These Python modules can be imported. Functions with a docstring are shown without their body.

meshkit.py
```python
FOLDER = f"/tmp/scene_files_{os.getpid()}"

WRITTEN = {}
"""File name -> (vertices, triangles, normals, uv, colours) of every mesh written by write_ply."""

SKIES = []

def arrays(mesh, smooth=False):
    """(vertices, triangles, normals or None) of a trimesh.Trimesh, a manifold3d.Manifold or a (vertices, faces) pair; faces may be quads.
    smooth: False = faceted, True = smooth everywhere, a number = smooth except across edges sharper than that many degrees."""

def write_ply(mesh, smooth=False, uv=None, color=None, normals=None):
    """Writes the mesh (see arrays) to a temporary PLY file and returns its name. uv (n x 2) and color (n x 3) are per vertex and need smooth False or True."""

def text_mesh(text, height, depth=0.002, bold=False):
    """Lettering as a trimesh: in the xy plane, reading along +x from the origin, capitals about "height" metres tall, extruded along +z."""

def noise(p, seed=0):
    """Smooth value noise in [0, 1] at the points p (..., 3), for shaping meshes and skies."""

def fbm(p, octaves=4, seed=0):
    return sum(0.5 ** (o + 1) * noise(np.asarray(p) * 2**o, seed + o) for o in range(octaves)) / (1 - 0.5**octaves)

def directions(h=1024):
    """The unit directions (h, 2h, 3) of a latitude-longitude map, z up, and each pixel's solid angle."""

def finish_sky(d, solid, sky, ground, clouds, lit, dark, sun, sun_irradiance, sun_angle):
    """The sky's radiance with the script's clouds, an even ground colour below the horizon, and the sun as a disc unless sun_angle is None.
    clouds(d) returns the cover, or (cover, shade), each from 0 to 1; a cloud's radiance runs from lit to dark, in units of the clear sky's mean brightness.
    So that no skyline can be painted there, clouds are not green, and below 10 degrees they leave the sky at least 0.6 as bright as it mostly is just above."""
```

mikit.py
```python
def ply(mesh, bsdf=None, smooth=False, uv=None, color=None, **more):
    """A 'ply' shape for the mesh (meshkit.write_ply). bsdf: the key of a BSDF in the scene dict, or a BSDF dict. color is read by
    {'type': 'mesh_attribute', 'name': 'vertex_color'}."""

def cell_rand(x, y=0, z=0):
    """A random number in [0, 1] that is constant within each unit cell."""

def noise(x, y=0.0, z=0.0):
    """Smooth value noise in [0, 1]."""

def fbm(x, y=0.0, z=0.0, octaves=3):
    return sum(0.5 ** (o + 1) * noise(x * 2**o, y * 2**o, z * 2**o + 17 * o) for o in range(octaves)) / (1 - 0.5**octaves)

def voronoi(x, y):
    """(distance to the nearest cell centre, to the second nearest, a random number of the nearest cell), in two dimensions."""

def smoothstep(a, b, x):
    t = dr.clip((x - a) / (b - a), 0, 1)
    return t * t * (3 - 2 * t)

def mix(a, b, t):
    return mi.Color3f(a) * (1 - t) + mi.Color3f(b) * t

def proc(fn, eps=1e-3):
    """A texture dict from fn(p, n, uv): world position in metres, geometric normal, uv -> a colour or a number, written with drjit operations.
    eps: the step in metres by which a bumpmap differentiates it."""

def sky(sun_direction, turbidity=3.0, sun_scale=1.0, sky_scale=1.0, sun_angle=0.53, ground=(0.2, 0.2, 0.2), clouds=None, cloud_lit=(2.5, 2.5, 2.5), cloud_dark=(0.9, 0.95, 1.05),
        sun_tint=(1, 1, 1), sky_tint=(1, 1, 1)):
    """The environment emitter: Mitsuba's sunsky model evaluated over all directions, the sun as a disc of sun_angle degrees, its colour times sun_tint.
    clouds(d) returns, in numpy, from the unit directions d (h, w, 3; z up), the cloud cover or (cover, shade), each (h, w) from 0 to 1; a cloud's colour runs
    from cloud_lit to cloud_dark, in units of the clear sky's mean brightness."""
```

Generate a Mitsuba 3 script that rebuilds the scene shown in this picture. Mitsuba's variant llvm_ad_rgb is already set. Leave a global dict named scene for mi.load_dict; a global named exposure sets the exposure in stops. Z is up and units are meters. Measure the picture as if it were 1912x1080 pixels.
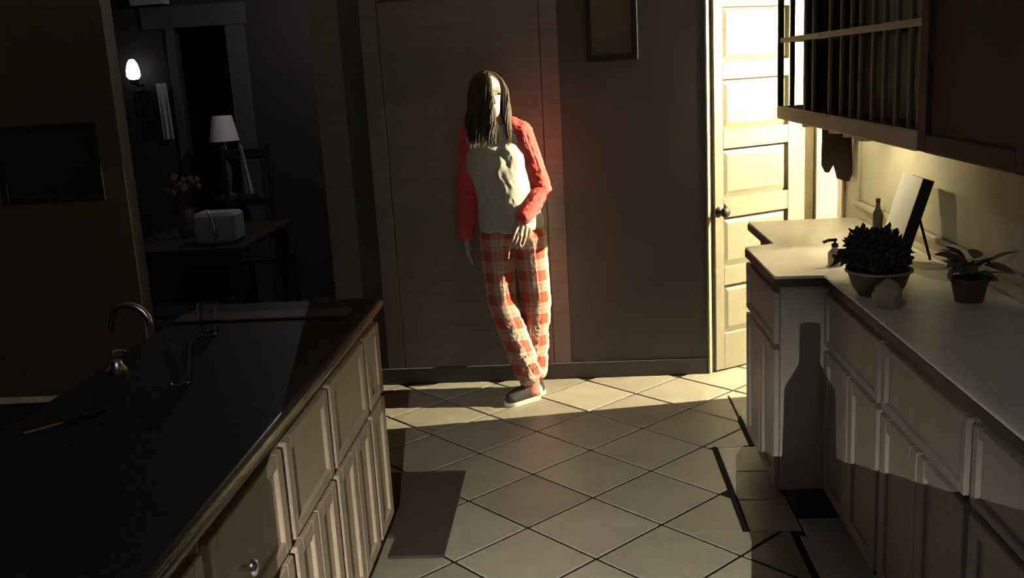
import math, random
import numpy as np, trimesh, manifold3d as m3, drjit as dr
import mitsuba as mi, mikit, meshkit
from shapely.geometry import Polygon, box as sbox
from scipy.spatial import cKDTree
from mikit import noise, fbm, cell_rand, smoothstep, mix, proc

random.seed(7); rng = np.random.default_rng(7)
T = mi.ScalarTransform4f
scene, labels = {'type': 'scene'}, {}

# ------------------------------------------------------------------ camera
YAW, PITCH, ROLL, CD, CH = -0.0708, 0.2187, 0.0564, 5.1263, 1.6564
_cy, _sy, _cp, _sp = math.cos(YAW), math.sin(YAW), math.cos(PITCH), math.sin(PITCH)
fw = np.array([_sy*_cp, _cy*_cp, -_sp]); rt = np.array([_cy, -_sy, 0.0]); up = np.cross(rt, fw)
up = up*math.cos(ROLL) + rt*math.sin(ROLL)
eye = np.array([0.0, -CD, CH])
scene['camera'] = {'type': 'perspective', 'fov': math.degrees(2*math.atan(956/1819.67)), 'fov_axis': 'x',
                   'near_clip': 0.05, 'far_clip': 60.0,
                   'to_world': T().look_at(origin=eye.tolist(), target=(eye+fw).tolist(), up=up.tolist())}
# ------------------------------------------------------------------ lights
exposure = 0.0
LB = (3.0, -0.02, 2.05)          # unseen lamp in the side hall, placed to light floor strip, person and door
LA = (1.2, -0.11, 1.5)          # unseen sconce behind the plate rack, placed for the hot spot on the door
scene['light_unseen_hall'] = {'type': 'point', 'position': list(LB), 'intensity': {'type': 'rgb', 'value': [208, 178, 114]}}
scene['light_unseen_sconce'] = {'type': 'spot', 'to_world': T().look_at(origin=list(LA), target=[.89, .30, 1.46], up=[0, 0, 1]),
                         'intensity': {'type': 'rgb', 'value': [.85, .72, .45]}, 'cutoff_angle': 70.0, 'beam_width': 40.0}
LF = (-.155, -5.9, 1.63)         # unseen lamp behind the camera, placed to light the tiles and cabinet fronts
scene['light_unseen_back'] = {'type': 'spot', 'to_world': T().look_at(origin=list(LF), target=[-.02, -3.45, 0], up=[0, 1, 0]),
                          'intensity': {'type': 'rgb', 'value': [97, 91, 78]}, 'cutoff_angle': 25.5, 'beam_width': 11.0}
scene['light_fill_kitchen'] = {'type': 'point', 'position': [-.45, -4.7, 2.4], 'intensity': {'type': 'rgb', 'value': [1.05, 1.12, 1.4]}}  # added dim fill that lifts the dark kitchen surfaces
scene['light_fill_room'] = {'type': 'point', 'position': [-1.6, 1.3, 2.35], 'intensity': {'type': 'rgb', 'value': [.95, .92, .95]}}  # added dim fill for the adjoining room
PUCKS = [(1.02, -0.80, 1.355), (1.02, -1.24, 1.355), (1.02, -1.64, 1.355), (1.02, -1.45, 1.355)]  # unseen lamps under the rack, placed to light backsplash, book and worktop
for i, p in enumerate(PUCKS):
    scene['light_unseen_puck_%d' % i] = {'type': 'spot', 'to_world': T().look_at(origin=list(p), target=[p[0] + (.28 if i < 3 else -.10), p[1]-.05, 1.02], up=[0, 1, 0]),
                                  'intensity': {'type': 'rgb', 'value': [[.26, .23, .145], [.40, .35, .22], [.06, .054, .034], [.46, .37, .25]][i]}, 'cutoff_angle': 62.0 if i < 3 else 37.0, 'beam_width': 44.0 if i < 3 else 30.0}

# ------------------------------------------------------------------ materials
def rgb(c): return {'type': 'rgb', 'value': list(c)}
def mat(name, c, rough=.6, spec=.4, two=False, **k):
    b = {'type': 'principled', 'base_color': c if isinstance(c, dict) else rgb(c), 'roughness': rough, 'specular': spec, **k}
    scene[name] = {'type': 'twosided', 'bsdf': b} if two else b
    return name
def tilecol(p, n, uv):
    s = 2**-.5
    a, b = ((p.x+p.y)*s + 1.0731)/.35, ((p.y-p.x)*s + 1.8006)/.35
    r = cell_rand(dr.floor(a), dr.floor(b), 5)
    m = fbm(p.x*9, p.y*9, 0, 3)
    c = mix((.185, .169, .129), (.245, .229, .182), m*.7 + r*.3)
    return c * (.82 + .22*r)
mat('m_tile', proc(tilecol), .45, .4)
mat('m_tile_pale', (.29, .27, .22), .45)
mat('m_grout', (.014, .012, .010), .95, .02)
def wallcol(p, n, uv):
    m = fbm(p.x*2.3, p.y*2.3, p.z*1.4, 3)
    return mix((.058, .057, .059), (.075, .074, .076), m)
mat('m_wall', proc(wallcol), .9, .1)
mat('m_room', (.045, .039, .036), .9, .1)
mat('m_hall', (.10, .085, .065), .8, .2)
mat('m_ceil', (.25, .23, .2), .9, .1)
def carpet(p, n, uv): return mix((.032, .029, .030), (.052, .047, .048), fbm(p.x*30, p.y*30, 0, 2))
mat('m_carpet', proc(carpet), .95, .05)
mat('m_cream', (.165, .15, .105), .5, .4)
mat('m_cream_trim', (.25, .23, .16), .45, .4)
mat('m_casing', (.44, .405, .28), .45, .3)
mat('m_back', (.52, .475, .34), .5, .4)
def darkwood(p, n, uv):
    g = noise(p.x*5 + fbm(p.x*3, p.y*3, p.z*2)*3, p.y*5, p.z*55)
    return mix((.135, .118, .115), (.165, .145, .14), g)
mat('m_darkdoor', proc(darkwood), .65, .2)
def cab(p, n, uv):
    g = fbm(p.x*6, p.y*20, p.z*3, 3)
    return mix((.25, .20, .145), (.33, .27, .20), g)
mat('m_cabinet', proc(cab), .5, .35)
def cabg(p, n, uv):
    g = fbm(p.x*8, p.y*18, p.z*3, 3)
    return mix((.135, .122, .105), (.175, .158, .136), g)
mat('m_cabinet_grey', proc(cabg), .5, .3)
mat('m_toe', (.02, .017, .015), .8, .1)
def granite(p, n, uv):
    v = fbm(p.x*60, p.y*60, p.z*60, 2)
    return mix((.008, .007, .007), (.022, .019, .017), v)
mat('m_granite', proc(granite), .6, .1)
mat('m_nosing', proc(granite), .24, .5)
def lami(p, n, uv):
    v = fbm(p.x*25, p.y*25, p.z*10, 3)
    return mix((.66, .62, .51), (.78, .73, .61), v)
mat('m_counter', proc(lami), .35, .4)
mat('m_counter_edge', (.03, .026, .022), .5, .3)
mat('m_black', (.012, .011, .011), .5, .3)
mat('m_rack', (.035, .027, .022), .6, .2)
mat('m_rackpale', (.42, .35, .25), .6, .3)
mat('m_mitt', (.05, .036, .03), .9, .1)
mat('m_rackbar', (.085, .07, .055), .6, .3)
mat('m_sheen', (.045, .035, .03), .6, .2)  # lighter tone standing in for sheen on the black worktop
scene['m_chrome'] = {'type': 'roughconductor', 'alpha': .12, 'specular_reflectance': rgb((.85, .85, .85))}
mat('m_white', (.84, .82, .74), .5, .3)
mat('m_shade', (.75, .71, .66), .8, .1, two=True)
mat('m_greybox', (.30, .29, .31), .5, .3)
mat('m_curtain', (.36, .35, .34), .9, .1, two=True)
mat('m_blueish', (.075, .073, .082), .8, .1)
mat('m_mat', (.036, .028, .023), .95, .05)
mat('m_frame', (.018, .016, .014), .7, .1)
def picture(p, n, uv): return mix((.05, .05, .04), (.10, .085, .06), fbm(p.x*12, p.y*12, p.z*12, 3))
mat('m_picture', proc(picture), .6, .2)
mat('m_brass', (.35, .25, .1), .35, .5, metallic=.9)
mat('m_brownpot', (.10, .075, .058), .5, .3)
def leafc(p, n, uv): return mix((.045, .038, .028), (.085, .07, .05), noise(p.x*50, p.y*50, p.z*50))
mat('m_leaf_dark', proc(leafc), .7, .2, two=True)
mat('m_leaf', (.17, .15, .10), .6, .2, two=True)
mat('m_paper', (.42, .35, .24), .85, .1, two=True)
mat('m_flower', (.26, .19, .16), .8, .1, two=True)
mat('m_tablewood', (.026, .020, .016), .6, .15)
mat('m_bottle', (.03, .02, .014), .35, .4)
mat('m_skin', (.62, .47, .375), .55, .3)
mat('m_eye', (.05, .04, .035), .2, .5)
def hairc(p, n, uv): return mix((.055, .042, .034), (.10, .078, .062), noise(p.x*160, p.y*160, p.z*12))
mat('m_hair', proc(hairc), .55, .15, two=True)
def shirtc(p, n, uv): return mix((.60, .59, .51), (.70, .69, .60), fbm(p.x*40, p.y*40, p.z*40, 2))
mat('m_shirt', proc(shirtc), .9, .1, two=True)
mat('m_red', (.80, .125, .115), .9, .1, two=True)
mat('m_shoe', (.03, .026, .024), .7, .2)
mat('m_sole', (.45, .42, .36), .6, .2)
mat('m_sock', (.42, .17, .14), .9, .1)
def plaid(p, n, uv):
    a = dr.abs((uv.x/.105 - dr.floor(uv.x/.105)) - .5)*2
    b = dr.abs((uv.y/.115 - dr.floor(uv.y/.115)) - .5)*2
    ba, bb = smoothstep(.52, .44, a), smoothstep(.52, .44, b)
    k = (ba+bb)*.5
    base = mix((.70, .53, .43), (.52, .11, .075), k)
    la = smoothstep(.06, .02, dr.abs(a-.8)); lb = smoothstep(.06, .02, dr.abs(b-.8))
    return mix(base, (.28, .10, .08), (la+lb)*.35)
mat('m_plaid', proc(plaid), .92, .1, two=True)
scene['m_glow'] = {'type': 'diffuse', 'reflectance': rgb((.8, .8, .8))}
scene['m_glass'] = {'type': 'thindielectric'}

# ------------------------------------------------------------------ helpers
def add(key, mesh, m, smooth=False, label=None, cat=None, group=None, kind=None, uv=None, **more):
    k, i = key, 1
    while k in scene:
        k = '%s_%03d' % (key, i); i += 1
    scene[k] = mikit.ply(mesh, m, smooth, uv=uv, **more)
    tag(k, label, cat, group, kind)
    return k
def tag(k, label=None, cat=None, group=None, kind=None):
    d = {a: b for a, b in (('label', label), ('category', cat), ('group', group), ('kind', kind)) if b}
    if d: labels[k] = d
def thing(name, label, cat, group=None):
    k, i = name, 1
    while k in labels or k in scene:
        k = '%s_%03d' % (name, i); i += 1
    tag(k, label, cat, group)
    return k
def hull(pts): return trimesh.Trimesh(np.asarray(pts, float)).convex_hull if False else trimesh.convex.convex_hull(np.asarray(pts, float))
def bx(x0, x1, y0, y1, z0, z1, c=0.0):
    x0, x1 = min(x0, x1), max(x0, x1); y0, y1 = min(y0, y1), max(y0, y1); z0, z1 = min(z0, z1), max(z0, z1)
    if c <= 0:
        m = trimesh.creation.box((x1-x0, y1-y0, z1-z0)); m.apply_translation(((x0+x1)/2, (y0+y1)/2, (z0+z1)/2)); return m
    c = min(c, (x1-x0)/2.5, (y1-y0)/2.5, (z1-z0)/2.5)
    P = []
    for sx, X in ((1, x0), (-1, x1)):
        for sy, Y in ((1, y0), (-1, y1)):
            for sz, Z in ((1, z0), (-1, z1)):
                P += [(X, Y+sy*c, Z+sz*c), (X+sx*c, Y, Z+sz*c), (X+sx*c, Y+sy*c, Z)]
    return hull(P)
def join(*ms): return trimesh.util.concatenate([m for m in ms])
def tube(pts, r, sides=10, cap=True):
    p = np.asarray(pts, float); n = len(p); r = np.broadcast_to(r, (n,))
    t = np.gradient(p, axis=0); t /= np.linalg.norm(t, axis=1, keepdims=True)+1e-12
    a = np.cross(t, [0, 0, 1.0] if abs(t[:, 2]).mean() < .8 else [1.0, 0, 0]); a /= np.linalg.norm(a, axis=1, keepdims=True)+1e-12
    b = np.cross(t, a); g = np.arange(sides)*2*np.pi/sides
    v = (p[:, None] + r[:, None, None]*(np.cos(g)[None, :, None]*a[:, None]+np.sin(g)[None, :, None]*b[:, None])).reshape(-1, 3)
    f = []
    for i in range(n-1):
        for j in range(sides):
            k = (j+1) % sides; q = (i*sides+j, i*sides+k, (i+1)*sides+k, (i+1)*sides+j)
            f += [(q[0], q[1], q[2]), (q[0], q[2], q[3])]
    if cap:
        v = np.vstack([v, p[0], p[-1]])
        for j in range(sides):
            k = (j+1) % sides
            f += [(n*sides, k, j), (n*sides+1, (n-1)*sides+j, (n-1)*sides+k)]
    m = trimesh.Trimesh(v, f, process=False)
    return m
def lathe(prof, at=(0, 0, 0), sec=32):
    m = trimesh.creation.revolve(np.asarray(prof, float), sections=sec); m.apply_translation(at); return m
def ball(c, r, sub=3):
    m = trimesh.creation.icosphere(subdivisions=sub, radius=1.0); m.apply_scale(r); m.apply_translation(c); return m
def rotz(m, deg, at=(0, 0, 0)):
    m.apply_transform(trimesh.transformations.rotation_matrix(math.radians(deg), [0, 0, 1], at)); return m
def rot(m, deg, ax, at=(0, 0, 0)):
    m.apply_transform(trimesh.transformations.rotation_matrix(math.radians(deg), ax, at)); return m

# ================================================================== SETTING
XR, XL, YB = 1.30, -3.45, -6.6       # right wall, left wall, back wall
XE = .70                             # right end of the far wall (hall opening)
CZ = 2.5
# ---- floor: dark grout bed with diagonal tiles, accent strips along the right-hand cabinets
add('floor', join(bx(-1.45, 3.6, -5.0, 1.4, -.06, -.0045)), 'm_grout', kind='structure', label='tiled kitchen floor of large pale tiles laid on the diagonal')
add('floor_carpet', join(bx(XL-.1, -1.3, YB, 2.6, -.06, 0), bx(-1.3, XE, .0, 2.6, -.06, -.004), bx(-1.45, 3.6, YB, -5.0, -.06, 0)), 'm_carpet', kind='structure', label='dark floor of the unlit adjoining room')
s2 = 2**-.5; TS = .35; GAP = .013
kitchen = sbox(-.80, -5.0, XR-.005, -.012).union(sbox(-1.30, -1.80, -.79, -.012)).union(sbox(XE+.005, -.02, 3.5, 1.3)).union(sbox(XR-.01, -.31, 3.5, 0.0))
# border contour following the cabinets (12 cm out)
bord = sbox(.55, -1.86, 2, -1.05).union(sbox(.715, -1.06, 2, -.385)).union(sbox(.715, -5, 2, -1.85))
strip_in = bord.buffer(-.022, join_style=2)
pale_in = bord.buffer(-.034, join_style=2)
cabs = sbox(.765, -1.75, 2, -1.14).union(sbox(.925, -5, 2, -.52))
def slab(poly, z0=-.02, z1=0.0, ch=.0012):
    poly = poly if poly.geom_type == 'Polygon' else max(poly.geoms, key=lambda g: g.area)
    inner = poly.buffer(-ch, join_style=2)
    if inner.is_empty or inner.geom_type != 'Polygon': return None
    a, b = np.array(poly.exterior.coords)[:-1], np.array(inner.exterior.coords)[:-1]
    P = np.vstack([np.c_[a, np.full(len(a), z0)], np.c_[a, np.full(len(a), z1-ch)], np.c_[b, np.full(len(b), z1)]])
    return hull(P)
n_t = 0
for i in range(-14, 16):
    for j in range(-12, 18):
        a0, b0 = -1.0731+i*TS, -1.8006+j*TS
        c = [(a0+GAP/2, b0+GAP/2), (a0+TS-GAP/2, b0+GAP/2), (a0+TS-GAP/2, b0+TS-GAP/2), (a0+GAP/2, b0+TS-GAP/2)]
        q = Polygon([((a-b)*s2, (a+b)*s2) for a, b in c])
        g = q.intersection(kitchen).difference(bord)
        if g.is_empty: continue
        for gg in getattr(g, 'geoms', [g]):
            if gg.geom_type != 'Polygon' or gg.area < .0012: continue
            if gg.convex_hull.area > gg.area*1.02:      # notched by the border corner: split in two convex pieces
                px = [x for x, y in gg.exterior.coords]
                pieces = [gg.intersection(sbox(-9, -9, 9, -1.86)), gg.intersection(sbox(-9, -1.86, 9, -1.05)), gg.intersection(sbox(-9, -1.05, 9, 9))]
            else: pieces = [gg]
            for pc in pieces:
                for pg in getattr(pc, 'geoms', [pc]):
                    if pg.geom_type == 'Polygon' and pg.area > .0008:
                        m = slab(pg)
                        if m is not None: add('floor__tile', m, 'm_tile'); n_t += 1
# accent strip (dark, double line) and pale border tiles
segs = [((.55, -1.86), (.572, -1.05)), ((.715, -1.032), (.737, -.385)), ((.715, -5.0), (.737, -1.86))]
for (x0, y0), (x1, y1) in segs:
    add('floor__border_strip', bx(x0+.006, x1-.003, y0, y1, -.02, .001, .002), 'm_grout')
for x0, x1, y0, y1 in [(.577, .76, -1.855, -1.60), (.577, .76, -1.592, -1.33), (.577, .76, -1.322, -1.06), (.742, .92, -1.03, -.73), (.742, .92, -.722, -.40)] + [(.742, .92, -1.9-.3*k-.292, -1.9-.3*k) for k in range(9)] + [(.767, .92, -1.893, -1.765)]:
    add('floor__border_tile', bx(x0, x1, y0, y1, -.02, 0, .0025), 'm_tile_pale')

# ---- walls
W = dict(kind='structure')
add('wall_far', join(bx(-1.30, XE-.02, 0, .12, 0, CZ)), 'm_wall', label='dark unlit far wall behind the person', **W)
add('wall_far_left', join(bx(XL, -2.42, 0, .12, 0, CZ), bx(-2.42, -1.30, 0, .12, 2.32, CZ)), 'm_hall', label='dark wall left of the opening to the next room', **W)
add('wall_right', bx(XR, XR+.1, YB, -.33, 0, CZ), 'm_back', label='right wall behind the counter and plate rack', **W)
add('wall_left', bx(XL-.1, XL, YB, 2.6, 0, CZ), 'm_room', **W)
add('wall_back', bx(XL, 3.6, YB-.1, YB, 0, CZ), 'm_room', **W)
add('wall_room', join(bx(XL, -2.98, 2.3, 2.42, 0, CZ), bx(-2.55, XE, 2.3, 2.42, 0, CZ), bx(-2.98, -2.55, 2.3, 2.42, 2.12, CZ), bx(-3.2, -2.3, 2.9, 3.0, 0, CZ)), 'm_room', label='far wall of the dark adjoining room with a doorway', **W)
add('wall_room_right', bx(XE-.14, XE-.02, .12, 2.6, 0, CZ), 'm_room', **W)
add('wall_hall', join(bx(XE-.02, 1.19, .62, .74, 0, CZ), bx(1.19, 3.6, .50, .62, 0, CZ)), 'm_hall', label='lit cream wall of the side hall', **W)
add('wall_hall_end', bx(3.5, 3.6, -.43, .7, 0, CZ), 'm_hall', **W)
add('wall_hall_near', bx(XR+.1, 3.6, -.43, -.33, 0, CZ), 'm_hall', **W)
add('ceiling', bx(XL-.1, 3.6, YB-.1, 3.0, CZ, CZ+.1), 'm_ceil', **W)
# bright bevelled trim at the end of the far wall
tr = trimesh.creation.extrude_polygon(Polygon([(XE-.02, .0), (XE-.02, -.008), (XE-.012, -.010), (XE+.022, .034), (XE+.022, .12), (XE-.02, .12)]), CZ)
add('trim_1', tr, 'm_cream_trim', label='bright cream trim on the end of the dark far wall', **W)
# casing of the hall door: profile boards, each with its own edge
tr2 = join(bx(1.195, 1.235, .455, .50, 0, 2.2, .006), bx(1.24, 1.345, .470, .50, 0, 2.2, .006), bx(1.35, 1.375, .452, .50, 0, 2.2, .005), bx(1.38, 1.48, .478, .50, 0, 2.2, .006))
add('trim_2', tr2, 'm_casing', label='cream moulded door casing between the panelled door and the right wall', **W)
add('trim_3', join(bx(XR-.012, XR+.112, -.345, -.318, 0, CZ, .004)), 'm_rackpale', label='brown wooden edge board on the end of the right wall', **W)
add('baseboard_far', bx(-1.30, XE-.03, -.010, 0, 0, .09, .003), 'm_wall', **W)
# opening to the next room: casing on the right side and lintel
add('trim_4', join(bx(-1.33, -1.18, -.0006, .14, 0, 2.32)), 'm_darkdoor', label='dark casing at the left end of the far wall', **W)
# dark flush door behind the person
d2 = add('door_2', bx(-.975, -.155, -.004, .0, .012, 2.04, .001), 'm_darkdoor', label='dark flush door in the far wall behind the person', **W)
add('door_2__casing', join(bx(-.15, -.06, -.004, 0, 0, 2.12, .001), bx(-1.07, -.98, -.004, 0, 0, 2.12, .001), bx(-1.07, -.06, -.004, 0, 2.05, 2.14, .001)), 'm_darkdoor')

# ---- door_1: cream five-panel door standing ajar, hinged at its far side
DA = math.radians(58); dd = np.array([math.sin(DA), math.cos(DA)]); O = np.array([XE+.025, .008])
dn = np.array([dd[1], -dd[0]])
def on_door(m):      # door-local: x along the door, y = out of the front, z up
    M = np.eye(4); M[:2, 0] = dd; M[:2, 1] = dn; M[:2, 3] = O
    m.apply_transform(M); m.fix_normals() if np.linalg.det(M[:3, :3]) < 0 else None
    return m
DW = .575; pz = [.205, .475, .57, .84, .945, 1.21, 1.30, 1.56, 1.65, 1.925, 2.05]
st = [bx(0, .062, -.04, 0, .008, 2.05, .003), bx(DW-.062, DW, -.04, 0, .008, 2.05, .003)]
edges = [.008, .207, .475, .575, .842, .945, 1.205, 1.30, 1.56, 1.65, 1.92, 2.05]
for k in range(0, 12, 2): st.append(bx(.060, DW-.060, -.04, -.0004, edges[k], edges[k+1], .002))
add('door_1', on_door(join(*st)), 'm_cream', label='cream five-panel door standing ajar in bright lamplight', **W)
for k in range(1, 11, 2):
    z0, z1 = edges[k], edges[k+1]
    pm = hull([(x, -.022, z) for x in (.06, DW-.06) for z in (z0, z1)] + [(x, -.010, z) for x in (.095, DW-.095) for z in (z0+.035, z1-.035)] + [(x, -.034, z) for x in (.06, DW-.06) for z in (z0, z1)])
    add('door_1__panel', on_door(pm), 'm_cream')
kb = lathe([(0, 0), (.026, 0), (.026, .006), (.009, .010), (.009, .03), (.022, .036), (.028, .048), (.022, .06), (0, .064)]); rot(kb, -90, [1, 0, 0]); kb.apply_translation((.030, 0, .88))
add('door_1__knob', on_door(kb), 'm_black', True, label='black round door knob')
kp = bx(.066, .084, 0, .006, .845, .915, .003)
add('door_1__latch_plate', on_door(kp), 'm_brass')

# ---- backsplash panel with ledge (right wall)
add('wall_right__backsplash_panel', bx(XR-.012, XR, -2.9, -.62, 1.0, 1.36, .003), 'm_back')
add('wall_right__ledge', bx(XR-.03, XR, -2.9, -.56, .975, .999, .004), 'm_back')
add('wall_right__panel_edge', bx(XR-.022, XR, -.64, -.615, 1.0, 1.36, .003), 'm_back')

# ================================================================== CABINETS
def front(key, face_x, s, y0, y1, z0, z1, m, name, knob=None, frame=.05):
    """shaker front: frame boards with a recessed panel; s = outward sign in x"""
    a, b = face_x, face_x + s*.02
    parts = [bx(a, b, y0, y0+frame, z0, z1, .003), bx(a, b, y1-frame, y1, z0, z1, .003),
             bx(a, b, y0+frame-.001, y1-frame+.001, z0, z0+frame*.8, .003), bx(a, b, y0+frame-.001, y1-frame+.001, z1-frame*.8, z1, .003),
             bx(a, a+s*.009, y0+frame-.004, y1-frame+.004, z0+frame*.8-.004, z1-frame*.8+.004)]
    k = add(key+'__'+name, join(*parts), m)
    if knob:
        kn = lathe([(0, 0), (.007, 0), (.006, .012), (.016, .018), (.019, .026), (.014, .034), (0, .036)], sec=20); rot(kn, 90*s, [0, 1, 0]); kn.apply_translation((b, knob[0], knob[1]))
        add(k+'__knob', kn, 'm_chrome', True)
FL = -.725
Lspec = [(-2.105, -1.862, 'end cabinet'), (-2.585, -2.115, ''), (-3.015, -2.595, ''), (-3.515, -3.025, ''), (-4.05, -3.525, '')]
Llab = ['narrow brown base cabinet at the far end of the left counter', 'brown panelled base cabinet, second from the far end under the black counter',
        'brown panelled base cabinet, third from the far end under the black counter', 'brown base cabinet with a shiny round drawer knob in the lower left', 'brown base cabinet nearest the camera under the black counter']
for (y0, y1, _), lab in zip(Lspec, Llab):
    k = thing('base_cabinet', lab, 'cabinet', 'brown base cabinets on the left')
    add(k+'__body', bx(-1.32, FL, y0, y1, .10, .868, .002), 'm_cabinet')
    add(k+'__toe_kick', bx(-1.32, FL-.06, y0, y1, .0, .10), 'm_toe')
    wy = (y0+y1)/2
    front(k, FL, 1, y0+.012, y1-.012, .585, .835, 'm_cabinet', 'drawer', (-3.365, .71) if y0 < -3.4 and y0 > -3.6 else None, .042)
    if y1-y0 > .3:
        front(k, FL, 1, y0+.012, wy-.004, .115, .565, 'm_cabinet', 'door', None, .05); front(k, FL, 1, wy+.004, y1-.012, .115, .565, 'm_cabinet', 'door', None, .05)
    else: front(k, FL, 1, y0+.012, y1-.012, .115, .565, 'm_cabinet', 'door', None, .05)
# left worktop with rounded nose
def worktop(x0, x1, y0, y1, z0, z1, nose):
    h = (z1-z0)/2; zc = (z0+z1)/2; P = []
    sgn = 1 if nose == 'x1' else -1
    xe = x1 if nose == 'x1' else x0; xo = x0 if nose == 'x1' else x1
    prof = [(xo, z0), (xe-sgn*h, z0)] + [(xe-sgn*h + sgn*h*math.cos(t), zc+h*math.sin(t)) for t in np.linspace(-math.pi/2, math.pi/2, 11)] + [(xe-sgn*h, z1), (xo, z1)]
    m = trimesh.creation.extrude_polygon(Polygon(prof).buffer(0), y1-y0)
    M = np.array([[1, 0, 0, 0], [0, 0, 1, y0], [0, 1, 0, 0], [0, 0, 0, 1.0]]); m.apply_transform(M); m.fix_normals(); return m
k = thing('kitchen_worktop', 'long black glossy worktop with a bright front edge over the brown cabinets', 'worktop')
add(k+'__slab', bx(-1.345, -.7085, -4.07, -1.832, .870, .910), 'm_granite')
add(k+'__front_edge', worktop(-.7083, -.688, -4.07, -1.832, .870, .910, 'x1'), 'm_nosing', 35, label='rounded front edge')
add(k+'__sheen_strip', bx(-1.345, -.76, -2.10, -1.99, .910, .918, .003), 'm_sheen')  # lighter strip put in for the sheen across the worktop
# left faucet + tumblers
k = thing('kitchen_faucet', 'chrome gooseneck faucet on the dark left worktop', 'faucet')
arc = [(-1.28, -2.62, .94+t) for t in np.linspace(0, .10, 5)] + [(-1.28+.055*(1-math.cos(a)), -2.62, 1.04+.055*math.sin(a)) for a in np.linspace(.3, math.pi, 9)]
add(k+'__base', lathe([(0, 0), (.028, 0), (.028, .008), (.017, .02), (.015, .032), (0, .032)], (-1.28, -2.62, .9105)), 'm_chrome', 40)
add(k+'__spout', tube(arc, .010, 12), 'm_chrome', True)
add(k+'__lever', tube([(-1.28, -2.62, .965), (-1.25, -2.66, .98), (-1.21, -2.70, .99)], [.009, .007, .005], 8), 'm_chrome', True)
def tumbler(x, y, r, h, lab):
    k = thing('drinking_glass', lab, 'glass')
    add(k+'__bowl', lathe([(0, 0), (r*.8, 0), (r, h), (r-.003, h), (r*.8-.003, .006), (0, .006)], (x, y, .910)), {'type': 'dielectric', 'int_ior': 1.5}, 30)
tumbler(-1.16, -2.24, .032, .10, 'clear drinking glass on the left worktop near the lighter strip')
tumbler(-1.05, -2.74, .034, .11, 'clear drinking glass on the left worktop nearer the camera')
k = thing('butter_knife', 'steel knife lying on the near left part of the black worktop', 'knife')
kn = join(bx(-.09, .0, -.007, .007, 0, .003, .001)); rotz(kn, 48); kn.apply_translation((-1.22, -3.03, .911)); add(k+'__blade', kn, 'm_chrome')
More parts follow.
